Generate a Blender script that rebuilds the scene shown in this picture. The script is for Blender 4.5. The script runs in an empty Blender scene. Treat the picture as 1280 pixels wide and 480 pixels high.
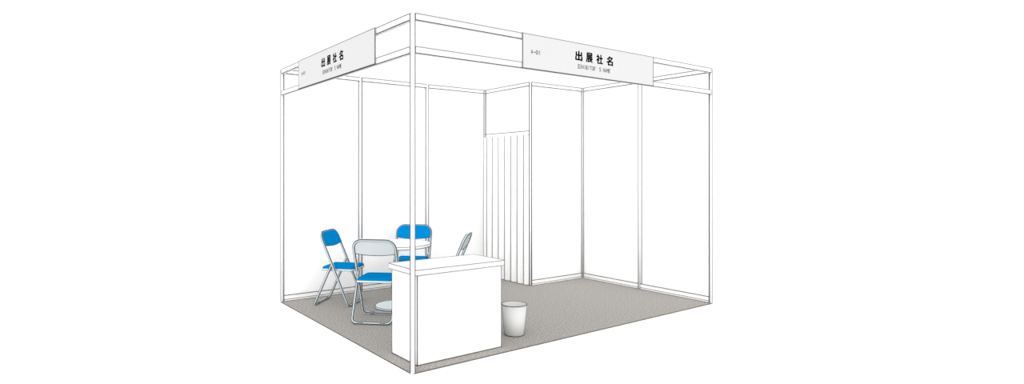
import bpy, bmesh, math
from mathutils import Vector, Matrix

S = bpy.context.scene
C = S.collection
S.view_settings.view_transform = 'Standard'
S.view_settings.look = 'None'
S.view_settings.gamma = 1
S.view_settings.use_curve_mapping = False
EXPO = 1.13
S.view_settings.exposure = math.log2(EXPO)

# ------------------------------------------------------------------ light: plain white surround of the booth
NADIR, ZENITH = 0.60, 0.55
w = bpy.data.worlds.new('World'); S.world = w; w.use_nodes = True
# made-up white surround, dimmed above and below to even out the booth's light
wn = w.node_tree
wtc = wn.nodes.new('ShaderNodeTexCoord'); wsx = wn.nodes.new('ShaderNodeSeparateXYZ'); wmr = wn.nodes.new('ShaderNodeMapRange')
wrp = wn.nodes.new('ShaderNodeValToRGB')
wmr.inputs['From Min'].default_value = -1; wmr.inputs['From Max'].default_value = 1
wn.links.new(wtc.outputs['Generated'], wsx.inputs[0]); wn.links.new(wsx.outputs['Z'], wmr.inputs['Value'])
wn.links.new(wmr.outputs[0], wrp.inputs['Fac']); wn.links.new(wrp.outputs['Color'], wn.nodes['Background'].inputs[0])
cr = wrp.color_ramp
cr.elements[0].position = 0.05; cr.elements[0].color = (NADIR, NADIR, NADIR, 1)
cr.elements[1].position = 0.95; cr.elements[1].color = (ZENITH, ZENITH, ZENITH, 1)
for p_ in (0.29, 0.71):
    e_ = cr.elements.new(p_); e_.color = (1, 1, 1, 1)
w.node_tree.nodes['Background'].inputs[1].default_value = 1.0

# ------------------------------------------------------------------ materials
def lin(c):
    return tuple(((v/255)/12.92 if v/255 <= 0.04045 else ((v/255+0.055)/1.055)**2.4) for v in c)

def mat(name, srgb, gain=1.0, rough=0.8, noise=0.0, scale=40.0):
    m = bpy.data.materials.new(name); m.use_nodes = True
    nt = m.node_tree; b = nt.nodes['Principled BSDF']
    c = [min(0.97, v*gain) for v in lin(srgb)]
    b.inputs['Roughness'].default_value = rough
    b.inputs['Specular IOR Level'].default_value = 0.0
    tc = nt.nodes.new('ShaderNodeTexCoord')
    nz = nt.nodes.new('ShaderNodeTexNoise'); nz.inputs['Scale'].default_value = scale
    nz.inputs['Detail'].default_value = 3
    rp = nt.nodes.new('ShaderNodeValToRGB')
    k = max(noise, 0.004)
    rp.color_ramp.elements[0].position = 0.40; rp.color_ramp.elements[1].position = 0.60
    rp.color_ramp.elements[0].color = [v*(1-k) for v in c] + [1]
    rp.color_ramp.elements[1].color = [min(0.98, v*(1+k)) for v in c] + [1]
    nt.links.new(tc.outputs['Object'], nz.inputs['Vector'])
    nt.links.new(nz.outputs['Fac'], rp.inputs['Fac'])
    nt.links.new(rp.outputs['Color'], b.inputs['Base Color'])
    return m

G = 1/(EXPO*1.27)
GF = 1/(EXPO*1.27)
# added soft fill through the open sides, lifts the inner walls to white
sl = bpy.data.lights.new('wall_fill', 'SUN'); sl.energy = 2.3; sl.angle = math.radians(120)
so_ = bpy.data.objects.new('wall_fill', sl); C.objects.link(so_)
so_.rotation_euler = (Vector((0.58, 0.68, -0.50)).normalized()).to_track_quat('-Z', 'Y').to_euler()
so_.location = (-4, -4, 6)
WHITE = mat('white_laminate', (255, 255, 255), 0.96)
ALU = mat('white_wall_profile', (255, 255, 255), 0.96)
ALUF = mat('white_aluminium', (255, 255, 255), 0.80)
TOPW = mat('white_counter_laminate', (255, 255, 255), 0.84)
CLOTH = mat('white_curtain_vinyl', (255, 255, 255), 0.96)
LINE = mat('dark_outline', (108, 108, 108), GF)  # drawn outlines, added as thin strips along edges
DARK = mat('post_outline', (70, 70, 70), GF)  # for the outline strips added down the posts
SOFT = mat('grey_outline', (160, 160, 160), GF)  # fainter drawn outlines on edges and pleats
BOARD = mat('pale_grey_sign_board', (244, 244, 244), GF*.915)
INK = mat('black_lettering', (12, 12, 12), G)
INK2 = mat('charcoal_lettering', (20, 20, 20), G)
CARPET = mat('grey_needlefelt_carpet', (183, 179, 174), G*1.05, 1.0, 0.24, 70)
CEDGE = mat('carpet_outline', (110, 107, 104), G)  # outline strip drawn round the carpet
STEEL = mat('pale_grey_tube_steel', (216, 225, 227), G*1.2)
STEELD = mat('dark_steel_outline', (70, 79, 86), G)  # dark outline strips on the steel, also the pivots
PLATE = mat('pale_grey_back_plate', (212, 220, 222), G*1.15)
BLUE = mat('blue_seat_vinyl', (0, 141, 212), G*1.08)
BLUED = mat('pad_outline', (52, 62, 74), G)  # outlines added round cushions and backrests
BINM = mat('light_grey_plastic', (219, 220, 218), G*1.24)
BIND = mat('bin_outline', (92, 94, 94), G)  # drawn outlines of the bin: rim, base and sides
RUB = mat('grey_rubber', (150, 160, 165), G)
BASEM = mat('pale_grey_table_base', (213, 221, 223), G*1.55)

# ------------------------------------------------------------------ helpers
def obj(name, bm, mats, parent=None):
    me = bpy.data.meshes.new(name); bm.to_mesh(me); bm.free()
    for m in (mats if isinstance(mats, (list, tuple)) else [mats]):
        me.materials.append(m)
    o = bpy.data.objects.new(name, me); C.objects.link(o)
    if parent: o.parent = parent
    return o

def tag(o, label=None, cat=None, group=None, kind=None):
    if label: o['label'] = label
    if cat: o['category'] = cat
    if group: o['group'] = group
    if kind: o['kind'] = kind
    return o

def empty(name, loc=(0, 0, 0), rz=0):
    o = bpy.data.objects.new(name, None); C.objects.link(o)
    o.location = loc; o.rotation_euler = (0, 0, rz); o.empty_display_size = 0.1
    return o

def box(bm, a, b, mi=0):
    x0, y0, z0 = (min(a[i], b[i]) for i in range(3)); x1, y1, z1 = (max(a[i], b[i]) for i in range(3))
    v = [bm.verts.new(p) for p in ((x0,y0,z0),(x1,y0,z0),(x1,y1,z0),(x0,y1,z0),(x0,y0,z1),(x1,y0,z1),(x1,y1,z1),(x0,y1,z1))]
    for f in ((3,2,1,0),(4,5,6,7),(0,1,5,4),(1,2,6,5),(2,3,7,6),(3,0,4,7)):
        bm.faces.new([v[i] for i in f]).material_index = mi

def bar(bm, p, q, wd, mi=1):
    """square bead wd wide centred on the edge p-q"""
    h = wd/2
    box(bm, [min(p[i], q[i])-h for i in range(3)], [max(p[i], q[i])+h for i in range(3)], mi)

def prism(bm, pts, z0, z1, mi=0, edge=0, emi=1, ez=(0, 1)):
    """vertical prism over plan outline pts (counter-clockwise), optional beads round its top / bottom"""
    lo = [bm.verts.new((x, y, z0)) for x, y in pts]; hi = [bm.verts.new((x, y, z1)) for x, y in pts]
    n = len(pts)
    bm.faces.new(lo[::-1]).material_index = mi; bm.faces.new(hi).material_index = mi
    for i in range(n):
        bm.faces.new((lo[i], lo[(i+1) % n], hi[(i+1) % n], hi[i])).material_index = mi
    if edge:
        for k in ez:
            z = (z0, z1)[k]
            sweep(bm, [Vector((x, y, z)) for x, y in pts], edge/2, Vector((0, 0, 1)), closed=True, n=6, mi=emi)

def sweep(bm, path, r, normal, closed=False, n=16, mi=0, strips=None, smi=1):
    """round tube along a path lying in the plane with this normal; strips = set of facet numbers in material smi"""
    normal = Vector(normal).normalized(); N = len(path); rings = []
    for i, p in enumerate(path):
        if closed:
            a = path[(i-1) % N]; b = path[(i+1) % N]
        else:
            a = path[max(i-1, 0)]; b = path[min(i+1, N-1)]
        t1 = (p-a); t2 = (b-p)
        t = ((t1.normalized() if t1.length > 1e-9 else Vector())+(t2.normalized() if t2.length > 1e-9 else Vector())).normalized()
        s = t.cross(normal).normalized()
        k = 1.0
        if t1.length > 1e-9 and t2.length > 1e-9:
            k = 1/max(0.5, math.cos(t1.angle(t2)/2))
        rings.append([bm.verts.new(p + s*(math.cos(2*math.pi*j/n)*r*k) + normal*(math.sin(2*math.pi*j/n)*r)) for j in range(n)])
    for i in range(N if closed else N-1):
        A = rings[i]; B = rings[(i+1) % N]
        for j in range(n):
            f = bm.faces.new((A[j], A[(j+1) % n], B[(j+1) % n], B[j]))
            f.smooth = n > 8; f.material_index = smi if (strips and j in strips) else mi
    if not closed:
        bm.faces.new(rings[0][::-1]).material_index = mi; bm.faces.new(rings[-1]).material_index = mi

def rounded(corners, rad, seg=6):
    """closed polygon with rounded corners; corners are 2-D, rad a number or a list"""
    out = []; n = len(corners)
    for i, c in enumerate(corners):
        r = rad[i] if isinstance(rad, (list, tuple)) else rad
        c = Vector(c); a = Vector(corners[i-1])-c; b = Vector(corners[(i+1) % n])-c
        if r <= 0:
            out.append(tuple(c)); continue
        an = a.angle(b); d = r/math.tan(an/2)
        ua = a.normalized(); ub = b.normalized()
        cen = c+(ua+ub).normalized()*(r/math.sin(an/2))
        v0 = (c+ua*d)-cen; v1 = (c+ub*d)-cen
        tot = math.atan2(v0.x*v1.y-v0.y*v1.x, v0.dot(v1))
        for k in range(seg+1):
            th = tot*k/seg
            out.append((cen.x+v0.x*math.cos(th)-v0.y*math.sin(th), cen.y+v0.x*math.sin(th)+v0.y*math.cos(th)))
    return out

def lathe(bm, prof, n=48, mi=0, cap=True, c=(0, 0)):
    rings = [[bm.verts.new((c[0]+r*math.cos(2*math.pi*j/n), c[1]+r*math.sin(2*math.pi*j/n), z)) for j in range(n)] for r, z in prof]
    for A, B in zip(rings, rings[1:]):
        for j in range(n):
            f = bm.faces.new((A[j], A[(j+1) % n], B[(j+1) % n], B[j])); f.material_index = mi; f.smooth = True
    if cap:
        bm.faces.new(rings[0][::-1]).material_index = mi; bm.faces.new(rings[-1]).material_index = mi

def ring(bm, r, z, tube, mi=1, n=48, c=(0, 0)):
    sweep(bm, [Vector((c[0]+r*math.cos(2*math.pi*j/n), c[1]+r*math.sin(2*math.pi*j/n), z)) for j in range(n)], tube, (0, 0, 1), True, 6, mi)

# ------------------------------------------------------------------ the booth's floor
bm = bmesh.new()
L = [(0.012, -0.018), (4.0, -0.018), (4.0, 2.0), (3.0, 2.0), (3.0, 3.0), (-0.018, 3.0), (-0.018, 0.012)]
prism(bm, L, -0.012, 0.0)
floor = obj('floor', bm, [CARPET])
bm = bmesh.new()
for p, q, wd in (((0.0, -0.018, -.004), (4.0, -0.018, -.004), 0.006), ((-0.018, 0.0, -.004), (-0.018, 3.0, -.004), 0.006),
                 ((0.0, 2.976, 0), (2.976, 2.976, 0), 0.007), ((2.98, 2.0, 0), (2.98, 2.97, 0), 0.007), ((2.98, 1.976, 0), (3.98, 1.976, 0), 0.007),
                 ((3.976, 0.0, 0), (3.976, 1.97, 0), 0.008)):
    bar(bm, p, q, wd, 0)
obj('carpet_edge', bm, [CEDGE], floor)
tag(floor, 'speckled grey carpet covering the floor of the exhibition booth', kind='structure')

# ------------------------------------------------------------------ posts
R = 0.021
def post(x, y, label, az=None, corner=None, h=2.722, foot=True):
    """az: azimuths (deg) of the two long grooves on a free-standing post; corner: (dx,dy) sides a wall panel runs off to"""
    o = empty('booth_post', (x, y, 0)); bm = bmesh.new()
    lathe(bm, [(R, -0.006 if (az and foot) else 0.004), (R, h-0.002)], 32)
    if az:
        for a in az:
            a0, sw = a if isinstance(a, tuple) else (a, 30)
            a0 = math.radians(a0); s = math.radians(sw/2); rr = R+0.0008
            pts = [(math.cos(a0+s*t)*rr, math.sin(a0+s*t)*rr) for t in (-1, -.5, 0, .5, 1)]+[(math.cos(a0+s*t)*(R-0.004), math.sin(a0+s*t)*(R-0.004)) for t in (1, 0, -1)]
            prism(bm, pts, 0.004, h-0.003, 3)  # raised outline strip, placed by the camera's view of the post
    if corner:
        for dx, dy, wd, off, mi in corner:
            # outline strip added where post and panel meet; (dx,dy) = direction along the wall, off = towards the room
            cx = dx*(R+wd/2)+off[0]; cy = dy*(R+wd/2)+off[1]
            hx = wd/2 if dx else 0.003; hy = wd/2 if dy else 0.003
            box(bm, (cx-hx, cy-hy, 0.012), (cx+hx, cy+hy, 2.722), mi)
    obj('shaft', bm, [ALUF if (az and foot) else ALU, LINE, SOFT, DARK if corner or not foot else LINE], o)
    bm = bmesh.new()
    lathe(bm, [(R*0.97, h-0.002), (R*0.9, h+0.004), (R*0.45, h+0.008), (0.001, h+0.0085)], 24)
    ring(bm, R*0.99, h-0.002, 0.0012, 1, 24)
    obj('cap', bm, [ALU, SOFT], o)
    if az and foot:
        bm = bmesh.new()
        lathe(bm, [(R*0.5, -0.016), (R*0.9, -0.012), (R*0.97, -0.006)], 24)
        ring(bm, R*0.93, -0.012, 0.0012, 1, 24)
        obj('foot', bm, [ALU, SOFT], o)
    return tag(o, label, 'post', 'aluminium posts of the booth')

post(0, 0, 'tall white post at the front corner of the booth, in front of the reception counter', az=((-51, 44), (171, 46)))
post(0, 3, 'white post at the far left end, carrying the left header beams', az=((-46, 56), (181, 38)))
post(4, 0, 'white post at the far right end, carrying the right header beams', az=((153, 64), (-76, 34)))
iy = (0, -0.004)
post(1, 3, 'leftmost white wall post in the left wall, behind the folding chairs', az=((-54, 60),), foot=False, corner=((-1, 0, .012, (-.003, -.004), 2),))
post(2, 3, 'white wall post seen just right of the front corner post', az=((-54, 60),), foot=False, corner=((-1, 0, .012, (-.003, -.004), 2),))
post(3, 3, 'white inner corner post between the left wall and the pleated curtain', corner=((-1, 0, .009, (-.004, -.014), 2), (0, -1, .010, (-.014, -.008), 1)))
post(3, 2, 'white outer corner post beside the right edge of the pleated curtain', az=((-74, 62), (164, 62)), foot=False)
post(4, 2, 'white post in the deep back corner where the two right-hand walls meet', corner=((-1, 0, .009, (-.004, -.014), 2), (0, -1, .009, (-.014, -.008), 2)))
post(4, 1, 'white wall post midway along the right wall', az=((150, 52),), foot=False, corner=((0, -1, .010, (-.004, -.009), 2),))

# ------------------------------------------------------------------ walls: one object per wall, with its panels and rails as parts
def wall(name, axis, c, a0, a1, inward, label, lintel=False):
    """axis 'x' or 'y' = direction the wall runs; c = its fixed coordinate; modules of 1 m from a0 to a1"""
    o = empty(name, (0, 0, 0)); tag(o, label, kind='structure')
    def P(u, v, z):
        return (u, c+inward*v, z) if axis == 'x' else (c+inward*v, u, z)
    k = a0
    while k < a1-0.01:
        u0, u1 = k+R, k+1-R
        z0 = 2.068 if lintel else 0.06
        bm = bmesh.new(); box(bm, P(u0-.004, 0.002, z0), P(u1+.004, -0.003, 2.68))
        obj('wall_panel', bm, [WHITE], o)
        bm = bmesh.new(); box(bm, P(u0, 0.010, 2.675), P(u1, -0.018, 2.722))
        bar(bm, P(u0, 0.010, 2.7215), P(u1, 0.010, 2.7215), 0.0095, 2)
        bar(bm, P(u0, 0.010, 2.6765), P(u1, 0.010, 2.6765), 0.0080, 1)
        obj('top_rail', bm, [ALU, LINE, SOFT], o)
        if lintel:
            bm = bmesh.new(); box(bm, P(u0, 0.010, 2.02), P(u1, -0.018, 2.07))
            bar(bm, P(u0, 0.010, 2.07), P(u1, 0.010, 2.07), 0.008, 1)
            bar(bm, P(u0, 0.010, 2.02), P(u1, 0.010, 2.02), 0.008, 1)
            obj('lintel_rail', bm, [ALU, LINE, SOFT], o)
        else:
            bm = bmesh.new(); box(bm, P(u0, 0.010, 0.0), P(u1, -0.018, 0.068))
            bar(bm, P(u0, 0.010, 0.068), P(u1, 0.010, 0.068), 0.0070, 1)
            bar(bm, P(u0, 0.010, 0.021), P(u1, 0.010, 0.021), 0.006, 2)
            obj('base_rail', bm, [ALU, LINE, SOFT], o)
        k += 1
    return o
wall('wall_left', 'x', 3, 0, 3, -1, 'white three-panel wall along the left side of the booth')
wall('wall_storage_front', 'y', 3, 2, 3, -1, 'white panel above the pleated curtain', lintel=True)
wall('wall_storage_side', 'x', 2, 3, 4, -1, 'white single-panel wall right of the curtain')
wall('wall_right', 'y', 4, 0, 2, -1, 'white two-panel wall along the right side of the booth')

# ------------------------------------------------------------------ header beams over the two open sides
def beam(axis, L0, z0, label):
    bm = bmesh.new(); z1 = z0+0.049; a, b = 0.018, L0-0.006
    def P(u, v, z):
        return (u, v, z) if axis == 'x' else (v, u, z)
    # body with a rounded far end
    pl = [P(a, -0.022, 0), P(b-.012, -0.022, 0), P(b-.003, -0.019, 0), P(b, -0.010, 0), P(b, 0.012, 0), P(b-.004, 0.018, 0), P(a, 0.018, 0)]
    pts = [(p[0], p[1]) for p in pl]
    if axis == 'y': pts = pts[::-1]
    prism(bm, pts, z0, z1)
    bar(bm, P(a, -0.022, z1), P(b-.01, -0.022, z1), 0.0062, 2)
    bar(bm, P(a, -0.022, z0), P(b-.01, -0.022, z0), 0.0062, 1)
    bar(bm, P(b-.005, -0.020, z0), P(b-.005, -0.020, z1), 0.0070, 2)
    return tag(obj('header_beam', bm, [ALUF, LINE, SOFT]), label, 'beam', 'header beams over the open sides')
beam('y', 2.976, 2.666, 'upper white header beam running from the corner post to the far left post')
beam('y', 2.976, 2.415, 'lower white header beam running from the corner post to the far left post')
beam('x', 3.990, 2.668, 'upper white header beam running from the corner post to the far right post')
beam('x', 3.990, 2.417, 'lower white header beam running from the corner post to the far right post')

# ------------------------------------------------------------------ name boards
def glyphs(bm, body, u0, u1, z0, z1, place, bold=0.0, mi=0):
    cu = bpy.data.curves.new('lettering_curve', 'FONT'); cu.body = body; cu.size = 1; cu.offset = bold; cu.resolution_u = 3
    t = bpy.data.objects.new('lettering_curve', cu); C.objects.link(t)
    dg = bpy.context.evaluated_depsgraph_get(); dg.update()
    me = t.evaluated_get(dg).to_mesh()
    xs = [v.co.x for v in me.vertices]; ys = [v.co.y for v in me.vertices]
    x0, x1, y0, y1 = min(xs), max(xs), min(ys), max(ys)
    vs = []
    for v in me.vertices:
        vs.append(bm.verts.new(place(u0+(v.co.x-x0)/(x1-x0)*(u1-u0), z0+(v.co.y-y0)/(y1-y0)*(z1-z0))))
    for p in me.polygons:
        try: bm.faces.new([vs[i] for i in p.vertices]).material_index = mi
        except ValueError: pass
    t.evaluated_get(dg).to_mesh_clear()
    bpy.data.objects.remove(t); bpy.data.curves.remove(cu)

def name_board(axis, start, label):
    """start = coordinate of the reader's left edge"""
    o = empty('name_board', (0, 0, 0)); Wd, z0, z1 = 1.808, 2.4165, 2.717
    if axis == 'x':
        P = lambda u, v, z: (start+u, v, z)
    else:
        P = lambda u, v, z: (v, start-u, z)
    bm = bmesh.new(); box(bm, P(0, -0.034, z0), P(Wd, -0.0245, z1))
    bar(bm, P(0, -.033, z1), P(Wd, -.033, z1), .0056, 2)
    bar(bm, P(0, -.033, z0), P(Wd, -.033, z0), .0066, 1)
    bar(bm, P(0, -.033, z0), P(0, -.033, z1), .0060, 1)
    bar(bm, P(Wd, -.033, z0), P(Wd, -.033, z1), .0062, 1)
    obj('board', bm, [BOARD, LINE, SOFT], o)
    place = lambda u, z: P(u, -0.0352, z)
    bm = bmesh.new()
    for ch, uc in (('\u51fa', .693), ('\u5c55', .836), ('\u793e', .979), ('\u540d', 1.124)):
        bm = bmesh.new()
        for dx, dz in ((-.0045, 0), (.0045, 0), (-.002, -.0032), (.002, .0032), (0, 0)):     # heavy strokes
            glyphs(bm, ch, uc-.043+dx, uc+.043+dx, 2.555+dz, 2.643+dz, place)
        obj('company_character', bm, [INK], o)
    word = "EXHIBITOR' S NAME"; pitch = (1.132-.680)/len(word)
    k = 0
    for part in word.split(' '):
        bm = bmesh.new()
        for i, ch in enumerate(part):
            a = .680+(k+i)*pitch
            if ch == "'": glyphs(bm, ch, a+.001, a+.006, 2.510, 2.521, place)
            elif ch == 'I': glyphs(bm, ch, a+.011, a+.0155, 2.482, 2.521, place)
            else: glyphs(bm, ch, a+.002, a+pitch-.002, 2.482, 2.521, place)
        obj('caption_word', bm, [INK2], o); k += len(part)+1
    bm = bmesh.new()
    glyphs(bm, 'A', .094, .120, 2.548, 2.585, place); glyphs(bm, '-', .127, .146, 2.563, 2.569, place)
    glyphs(bm, '0', .152, .180, 2.548, 2.585, place); 
    for quad in (((.1955, 2.548), (.1995, 2.548), (.1995, 2.585), (.1955, 2.585)), ((.1900, 2.576), (.1955, 2.580), (.1955, 2.585), (.1900, 2.580))):
        bm.faces.new([bm.verts.new(place(*q)) for q in quad])
    obj('booth_number', bm, [INK2], o)
    return tag(o, label, 'sign', 'exhibitor name boards')
name_board('x', 1.074, 'pale grey name board hanging on the right header beams, booth number clearly readable')
name_board('y', 2.366, 'pale grey name board hanging on the left header beams, seen at a steep angle')

# ------------------------------------------------------------------ pleated curtain of the storage doorway
bm = bmesh.new()
ys = [2.972, 2.902, 2.772, 2.633, 2.494, 2.360, 2.228, 2.093, 2.022]
outer = []
for i in range(len(ys)-1):
    outer += [(2.958, ys[i]), (2.992, ys[i+1]+.002)]
inner = [(x+0.008, y) for x, y in outer[::-1]]
pts = (outer+inner)
z0, z1 = 0.003, 2.022
lo = [bm.verts.new((x, y, z0)) for x, y in outer]; hi = [bm.verts.new((x, y, z1)) for x, y in outer]
lo2 = [bm.verts.new((x+.006, y, z0)) for x, y in outer]; hi2 = [bm.verts.new((x+.006, y, z1)) for x, y in outer]
for i in range(len(outer)-1):
    bm.faces.new((lo[i], lo[i+1], hi[i+1], hi[i])); bm.faces.new((lo2[i+1], lo2[i], hi2[i], hi2[i+1]))
    bm.faces.new((lo[i+1], lo[i], lo2[i], lo2[i+1])); bm.faces.new((hi[i], hi[i+1], hi2[i+1], hi2[i]))
for a in (0, -1):
    bm.faces.new((lo[a], lo2[a], hi2[a], hi[a]))
for i in range(1, len(ys)-1):
    box(bm, (2.954, ys[i]-.006, z0), (2.960, ys[i]+.006, z1), 2)
for i in range(len(outer)-1):
    a, b = outer[i], outer[i+1]
    if i % 2 == 0: sweep(bm, [Vector((a[0]-.003, a[1], z0+.001)), Vector((b[0]-.003, b[1], z0+.001))], .003, (0, 0, 1), n=6, mi=1)
tag(obj('pleated_curtain', bm, [CLOTH, LINE, SOFT]), 'white vertically pleated curtain closing the storage doorway', 'curtain')

# ------------------------------------------------------------------ reception counter
cn = empty('reception_counter', (0.5225, 0.304, 0))
bm = bmesh.new()
x0, x1, y0, y1, zt = .10-.5225, .945-.5225, .10-.304, .508-.304, .711
box(bm, (x0, y0, 0), (x1, y1, zt))
for (x, y, wd, mi) in ((x0, y0, .0062, 1), (x1, y0, .0050, 1), (x0, y1, .0050, 1), (x1, y1, .004, 1)):
    bar(bm, (x, y, 0.002), (x, y, zt), wd, mi)
for p, q in (((x0, y0), (x1, y0)), ((x0, y0), (x0, y1)), ((x1, y0), (x1, y1)), ((x0, y1), (x1, y1))):
    bar(bm, (p[0], p[1], 0.003), (q[0], q[1], 0.003), .0066, 1)
obj('cabinet_body', bm, [TOPW, LINE, SOFT], cn)
bm = bmesh.new(); ov = .024
pts = rounded([(x0-ov, y0-ov), (x1+ov, y0-ov), (x1+ov, y1+ov), (x0-ov, y1+ov)], .022, 5)
prism(bm, pts, .711, .752, 0, .0076, 2)
obj('counter_top', bm, [TOPW, LINE, SOFT], cn)
tag(cn, 'white reception counter with an overhanging top, behind the front corner post', 'counter')

# ------------------------------------------------------------------ round table
tb = empty('round_table', (0.957, 1.975, 0))
bm = bmesh.new(); lathe(bm, [(.376, .685), (.379, .688), (.379, .712), (.376, .715)], 72)
ring(bm, .379, .714, .0040, 2, 72); ring(bm, .379, .686, .0040, 1, 72)
obj('table_top', bm, [WHITE, LINE, SOFT], tb)
bm = bmesh.new(); lathe(bm, [(.021, .02), (.021, .685)], 24)
obj('pedestal', bm, [STEEL], tb)
bm = bmesh.new(); lathe(bm, [(.238, .002), (.240, .004), (.240, .018), (.236, .022)], 64)
ring(bm, .240, .021, .0025, 1, 64); ring(bm, .241, .003, .003, 1, 64)
obj('base_plate', bm, [BASEM, STEELD, STEELD], tb)
tag(tb, 'white round meeting table on a pale grey disc base, among the folding chairs', 'table')

# ------------------------------------------------------------------ waste bin
bn = empty('waste_bin', (1.291, .331, 0))
bm = bmesh.new(); H = .285; r0, r1 = .090, .117
lathe(bm, [(r0-.006, .001), (r0, .004), (r1, H), (r1-.004, H), (r0-.004, .01)], 56)
ring(bm, r0+.001, .005, .0028, 1, 56)
obj('bucket', bm, [BINM, BIND], bn)
bm = bmesh.new(); ring(bm, r1, H, .0034, 0, 56)
obj('rim', bm, [BIND], bn)
for a in (-38, 142):      # outline strips added near the bin's silhouette as the camera sees it
    bm = bmesh.new(); a = math.radians(a); d = Vector((math.cos(a), math.sin(a), 0))
    sweep(bm, [d*(r0)+Vector((0, 0, .004)), d*(r1)+Vector((0, 0, H))], .0030, (-d.y, d.x, 0), n=6)
    obj('side_outline', bm, [BIND], bn)
tag(bn, 'light grey tapered waste bin on the carpet right of the counter', 'bin')

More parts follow.
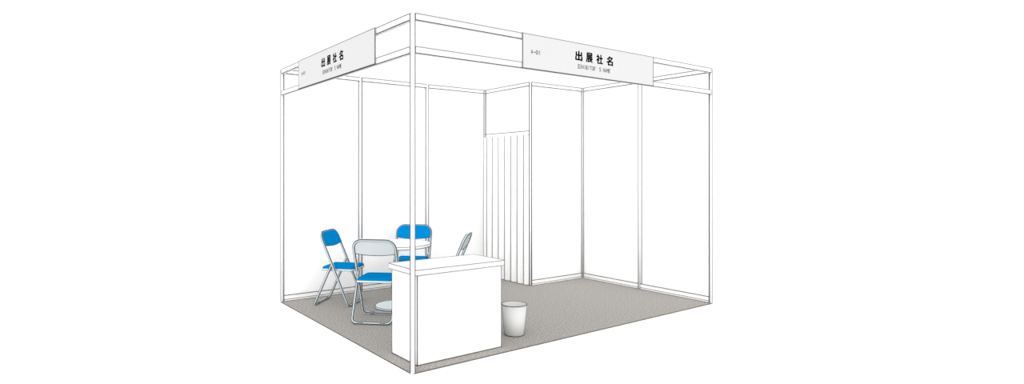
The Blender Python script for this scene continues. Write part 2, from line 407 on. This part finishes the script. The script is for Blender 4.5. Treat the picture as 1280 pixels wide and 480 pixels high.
# ------------------------------------------------------------------ folding chairs
TR = .0148
Wb = .2185         # half width of the back loop (tube centre)
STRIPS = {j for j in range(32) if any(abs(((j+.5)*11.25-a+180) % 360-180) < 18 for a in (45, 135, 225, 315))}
YF, ZT, YT = .208, .832, -.140
slope = Vector((0, YT-YF, ZT-TR)); SL = slope.length; sd = slope.normalized(); nrm = Vector((1, 0, 0)).cross(sd)   # nrm: sd x ...
if nrm.y < 0: nrm = -nrm                                # faces forward
def on_back(x, t, off=0.0):                             # t = distance up the slope from the front foot
    return Vector((x, YF, TR))+sd*t+nrm*off
def make_chair():
    root = empty('folding_chair')
    bm = bmesh.new()
    loop = rounded([(-Wb, 0), (Wb, 0), (Wb, SL), (-Wb, SL)], [.045, .045, .095, .095], 8)
    sweep(bm, [on_back(x, t) for x, t in loop], TR, nrm, True, 32, 0, STRIPS, 1)
    obj('back_frame', bm, [STEEL, STEELD], root)
    # rear legs: a U whose bar lies on the floor behind
    bm = bmesh.new(); yr, yp, zp = -.208, .012, .500
    s2 = Vector((0, yp-yr, zp-TR)); L2 = s2.length; s2.normalize(); n2 = Vector((1, 0, 0)).cross(s2); Wr = .203
    U = rounded([(-Wr, L2), (-Wr, 0), (Wr, 0), (Wr, L2)], [0, .045, .045, 0], 8)
    sweep(bm, [Vector((x, yr, TR))+s2*t for x, t in U], TR*.95, n2, False, 32, 0, STRIPS, 1)
    obj('leg_frame', bm, [STEEL, STEELD], root)
    for sx in (-1, 1):
        bm = bmesh.new(); p = Vector((sx*Wr, yr, TR))+s2*(L2-.02)
        sweep(bm, [p+Vector((sx*.010, 0, 0)), Vector((sx*Wb, p.y, p.z))], .006, (0, 0, 1), n=10)
        obj('pivot', bm, [STEELD], root)
    for yy in (yr, YF):
        for sx in (-1, 1):
            bm = bmesh.new()
            sweep(bm, [Vector((sx*.115-.028, yy, TR)), Vector((sx*.115+.028, yy, TR))], TR+.0008, (0, 0, 1), n=14)
            obj('rubber_foot', bm, [RUB], root)
    # seat
    so = [(-.186, -.135), (.186, -.135), (.190, .252), (-.190, .252)]
    bm = bmesh.new(); prism(bm, rounded(so, [.03, .03, .05, .05], 6), .402, .422, 0, .005, 1, (0,))
    obj('seat_pan', bm, [STEEL, STEELD], root)
    bm = bmesh.new(); si = rounded([(-.182, -.131), (.182, -.131), (.186, .248), (-.186, .248)], [.03, .03, .05, .05], 6)
    prism(bm, si, .4225, .436, 0, .006, 1, (0,))
    prism(bm, [(x*.97, (y-.06)*.97+.06) for x, y in si], .4365, .443, 0)
    obj('seat_cushion', bm, [BLUE, BLUED], root)
    # backrest: blue pad in front, pale plate behind
    def outline(wi, top, lowc, lows, rc):
        pts = []
        n = 12
        for k in range(n+1):
            x = -wi+2*wi*k/n; pts.append((x, lows-(lows-lowc)*(1-(x/wi)**2)))
        tops = rounded([(-wi, lows), (wi, lows), (wi, top), (-wi, top)], [0, 0, rc, rc], 8)
        return pts+tops[2:]
    def slab(bm, pts, o0, o1, mi=0):
        a = [bm.verts.new(on_back(x, t, o0)) for x, t in pts]; b = [bm.verts.new(on_back(x, t, o1)) for x, t in pts]
        n = len(pts); bm.faces.new(a).material_index = mi; bm.faces.new(b[::-1]).material_index = mi
        for i in range(n): bm.faces.new((a[i], b[i], b[(i+1) % n], a[(i+1) % n])).material_index = mi
        bmesh.ops.recalc_face_normals(bm, faces=bm.faces)
    bm = bmesh.new(); slab(bm, outline(Wb-.001, SL+.001, SL-.182, SL-.160, .095), .006, .0145)
    sweep(bm, [on_back(x, t, .0135) for x, t in outline(Wb, SL+.002, SL-.183, SL-.161, .096)], .0030, nrm, True, 6, 1)
    obj('backrest_pad', bm, [BLUE, BLUED], root)
    bm = bmesh.new(); ob = outline(Wb-.006, SL-.006, SL-.176, SL-.156, .088)
    slab(bm, ob, -.006, .0055)
    sweep(bm, [on_back(x, t, -.006) for x, t in ob[:13]], .0035, nrm, False, 6, 1)
    obj('backrest_plate', bm, [PLATE, BLUED], root)
    return root

def copy_tree(o, parent=None):
    c = o.copy(); C.objects.link(c); c.parent = parent
    for ch in list(o.children): copy_tree(ch, c)
    return c

proto = make_chair()
CHAIRS = [((.513, 2.551), (.68, -.73), 'blue folding chair at the far left of the table, seen from its side'),
          ((.513, 1.579), (.69, .72), 'folding chair nearest the viewer, turned away so its plain grey backrest shows'),
          ((1.500, 2.550), (-.667, -.745), 'blue folding chair beyond the round table, facing the viewer behind the corner post'),
          ((1.427, 1.475), (-.70, .714), 'folding chair mostly hidden behind the counter, only its grey slanted backrest showing')]
for i, ((x, y), f, lab) in enumerate(CHAIRS):
    o = proto if i == 0 else copy_tree(proto)
    o.location = (x, y, 0); o.rotation_euler = (0, 0, math.atan2(f[1], f[0])-math.pi/2)
    tag(o, lab, 'chair', 'folding chairs round the meeting table')

# ------------------------------------------------------------------ camera
cam = bpy.data.cameras.new('camera'); co = bpy.data.objects.new('camera', cam); C.objects.link(co)
co.location = (-2.2493, -3.819, 1.5137)
co.rotation_euler = (math.pi/2, 0, .9404-math.pi/2)
cam.sensor_width = 36; cam.lens = 728*36/1280
cam.shift_x = (640-587.54)/1280; cam.shift_y = -(240-215.5)/1280
S.camera = co
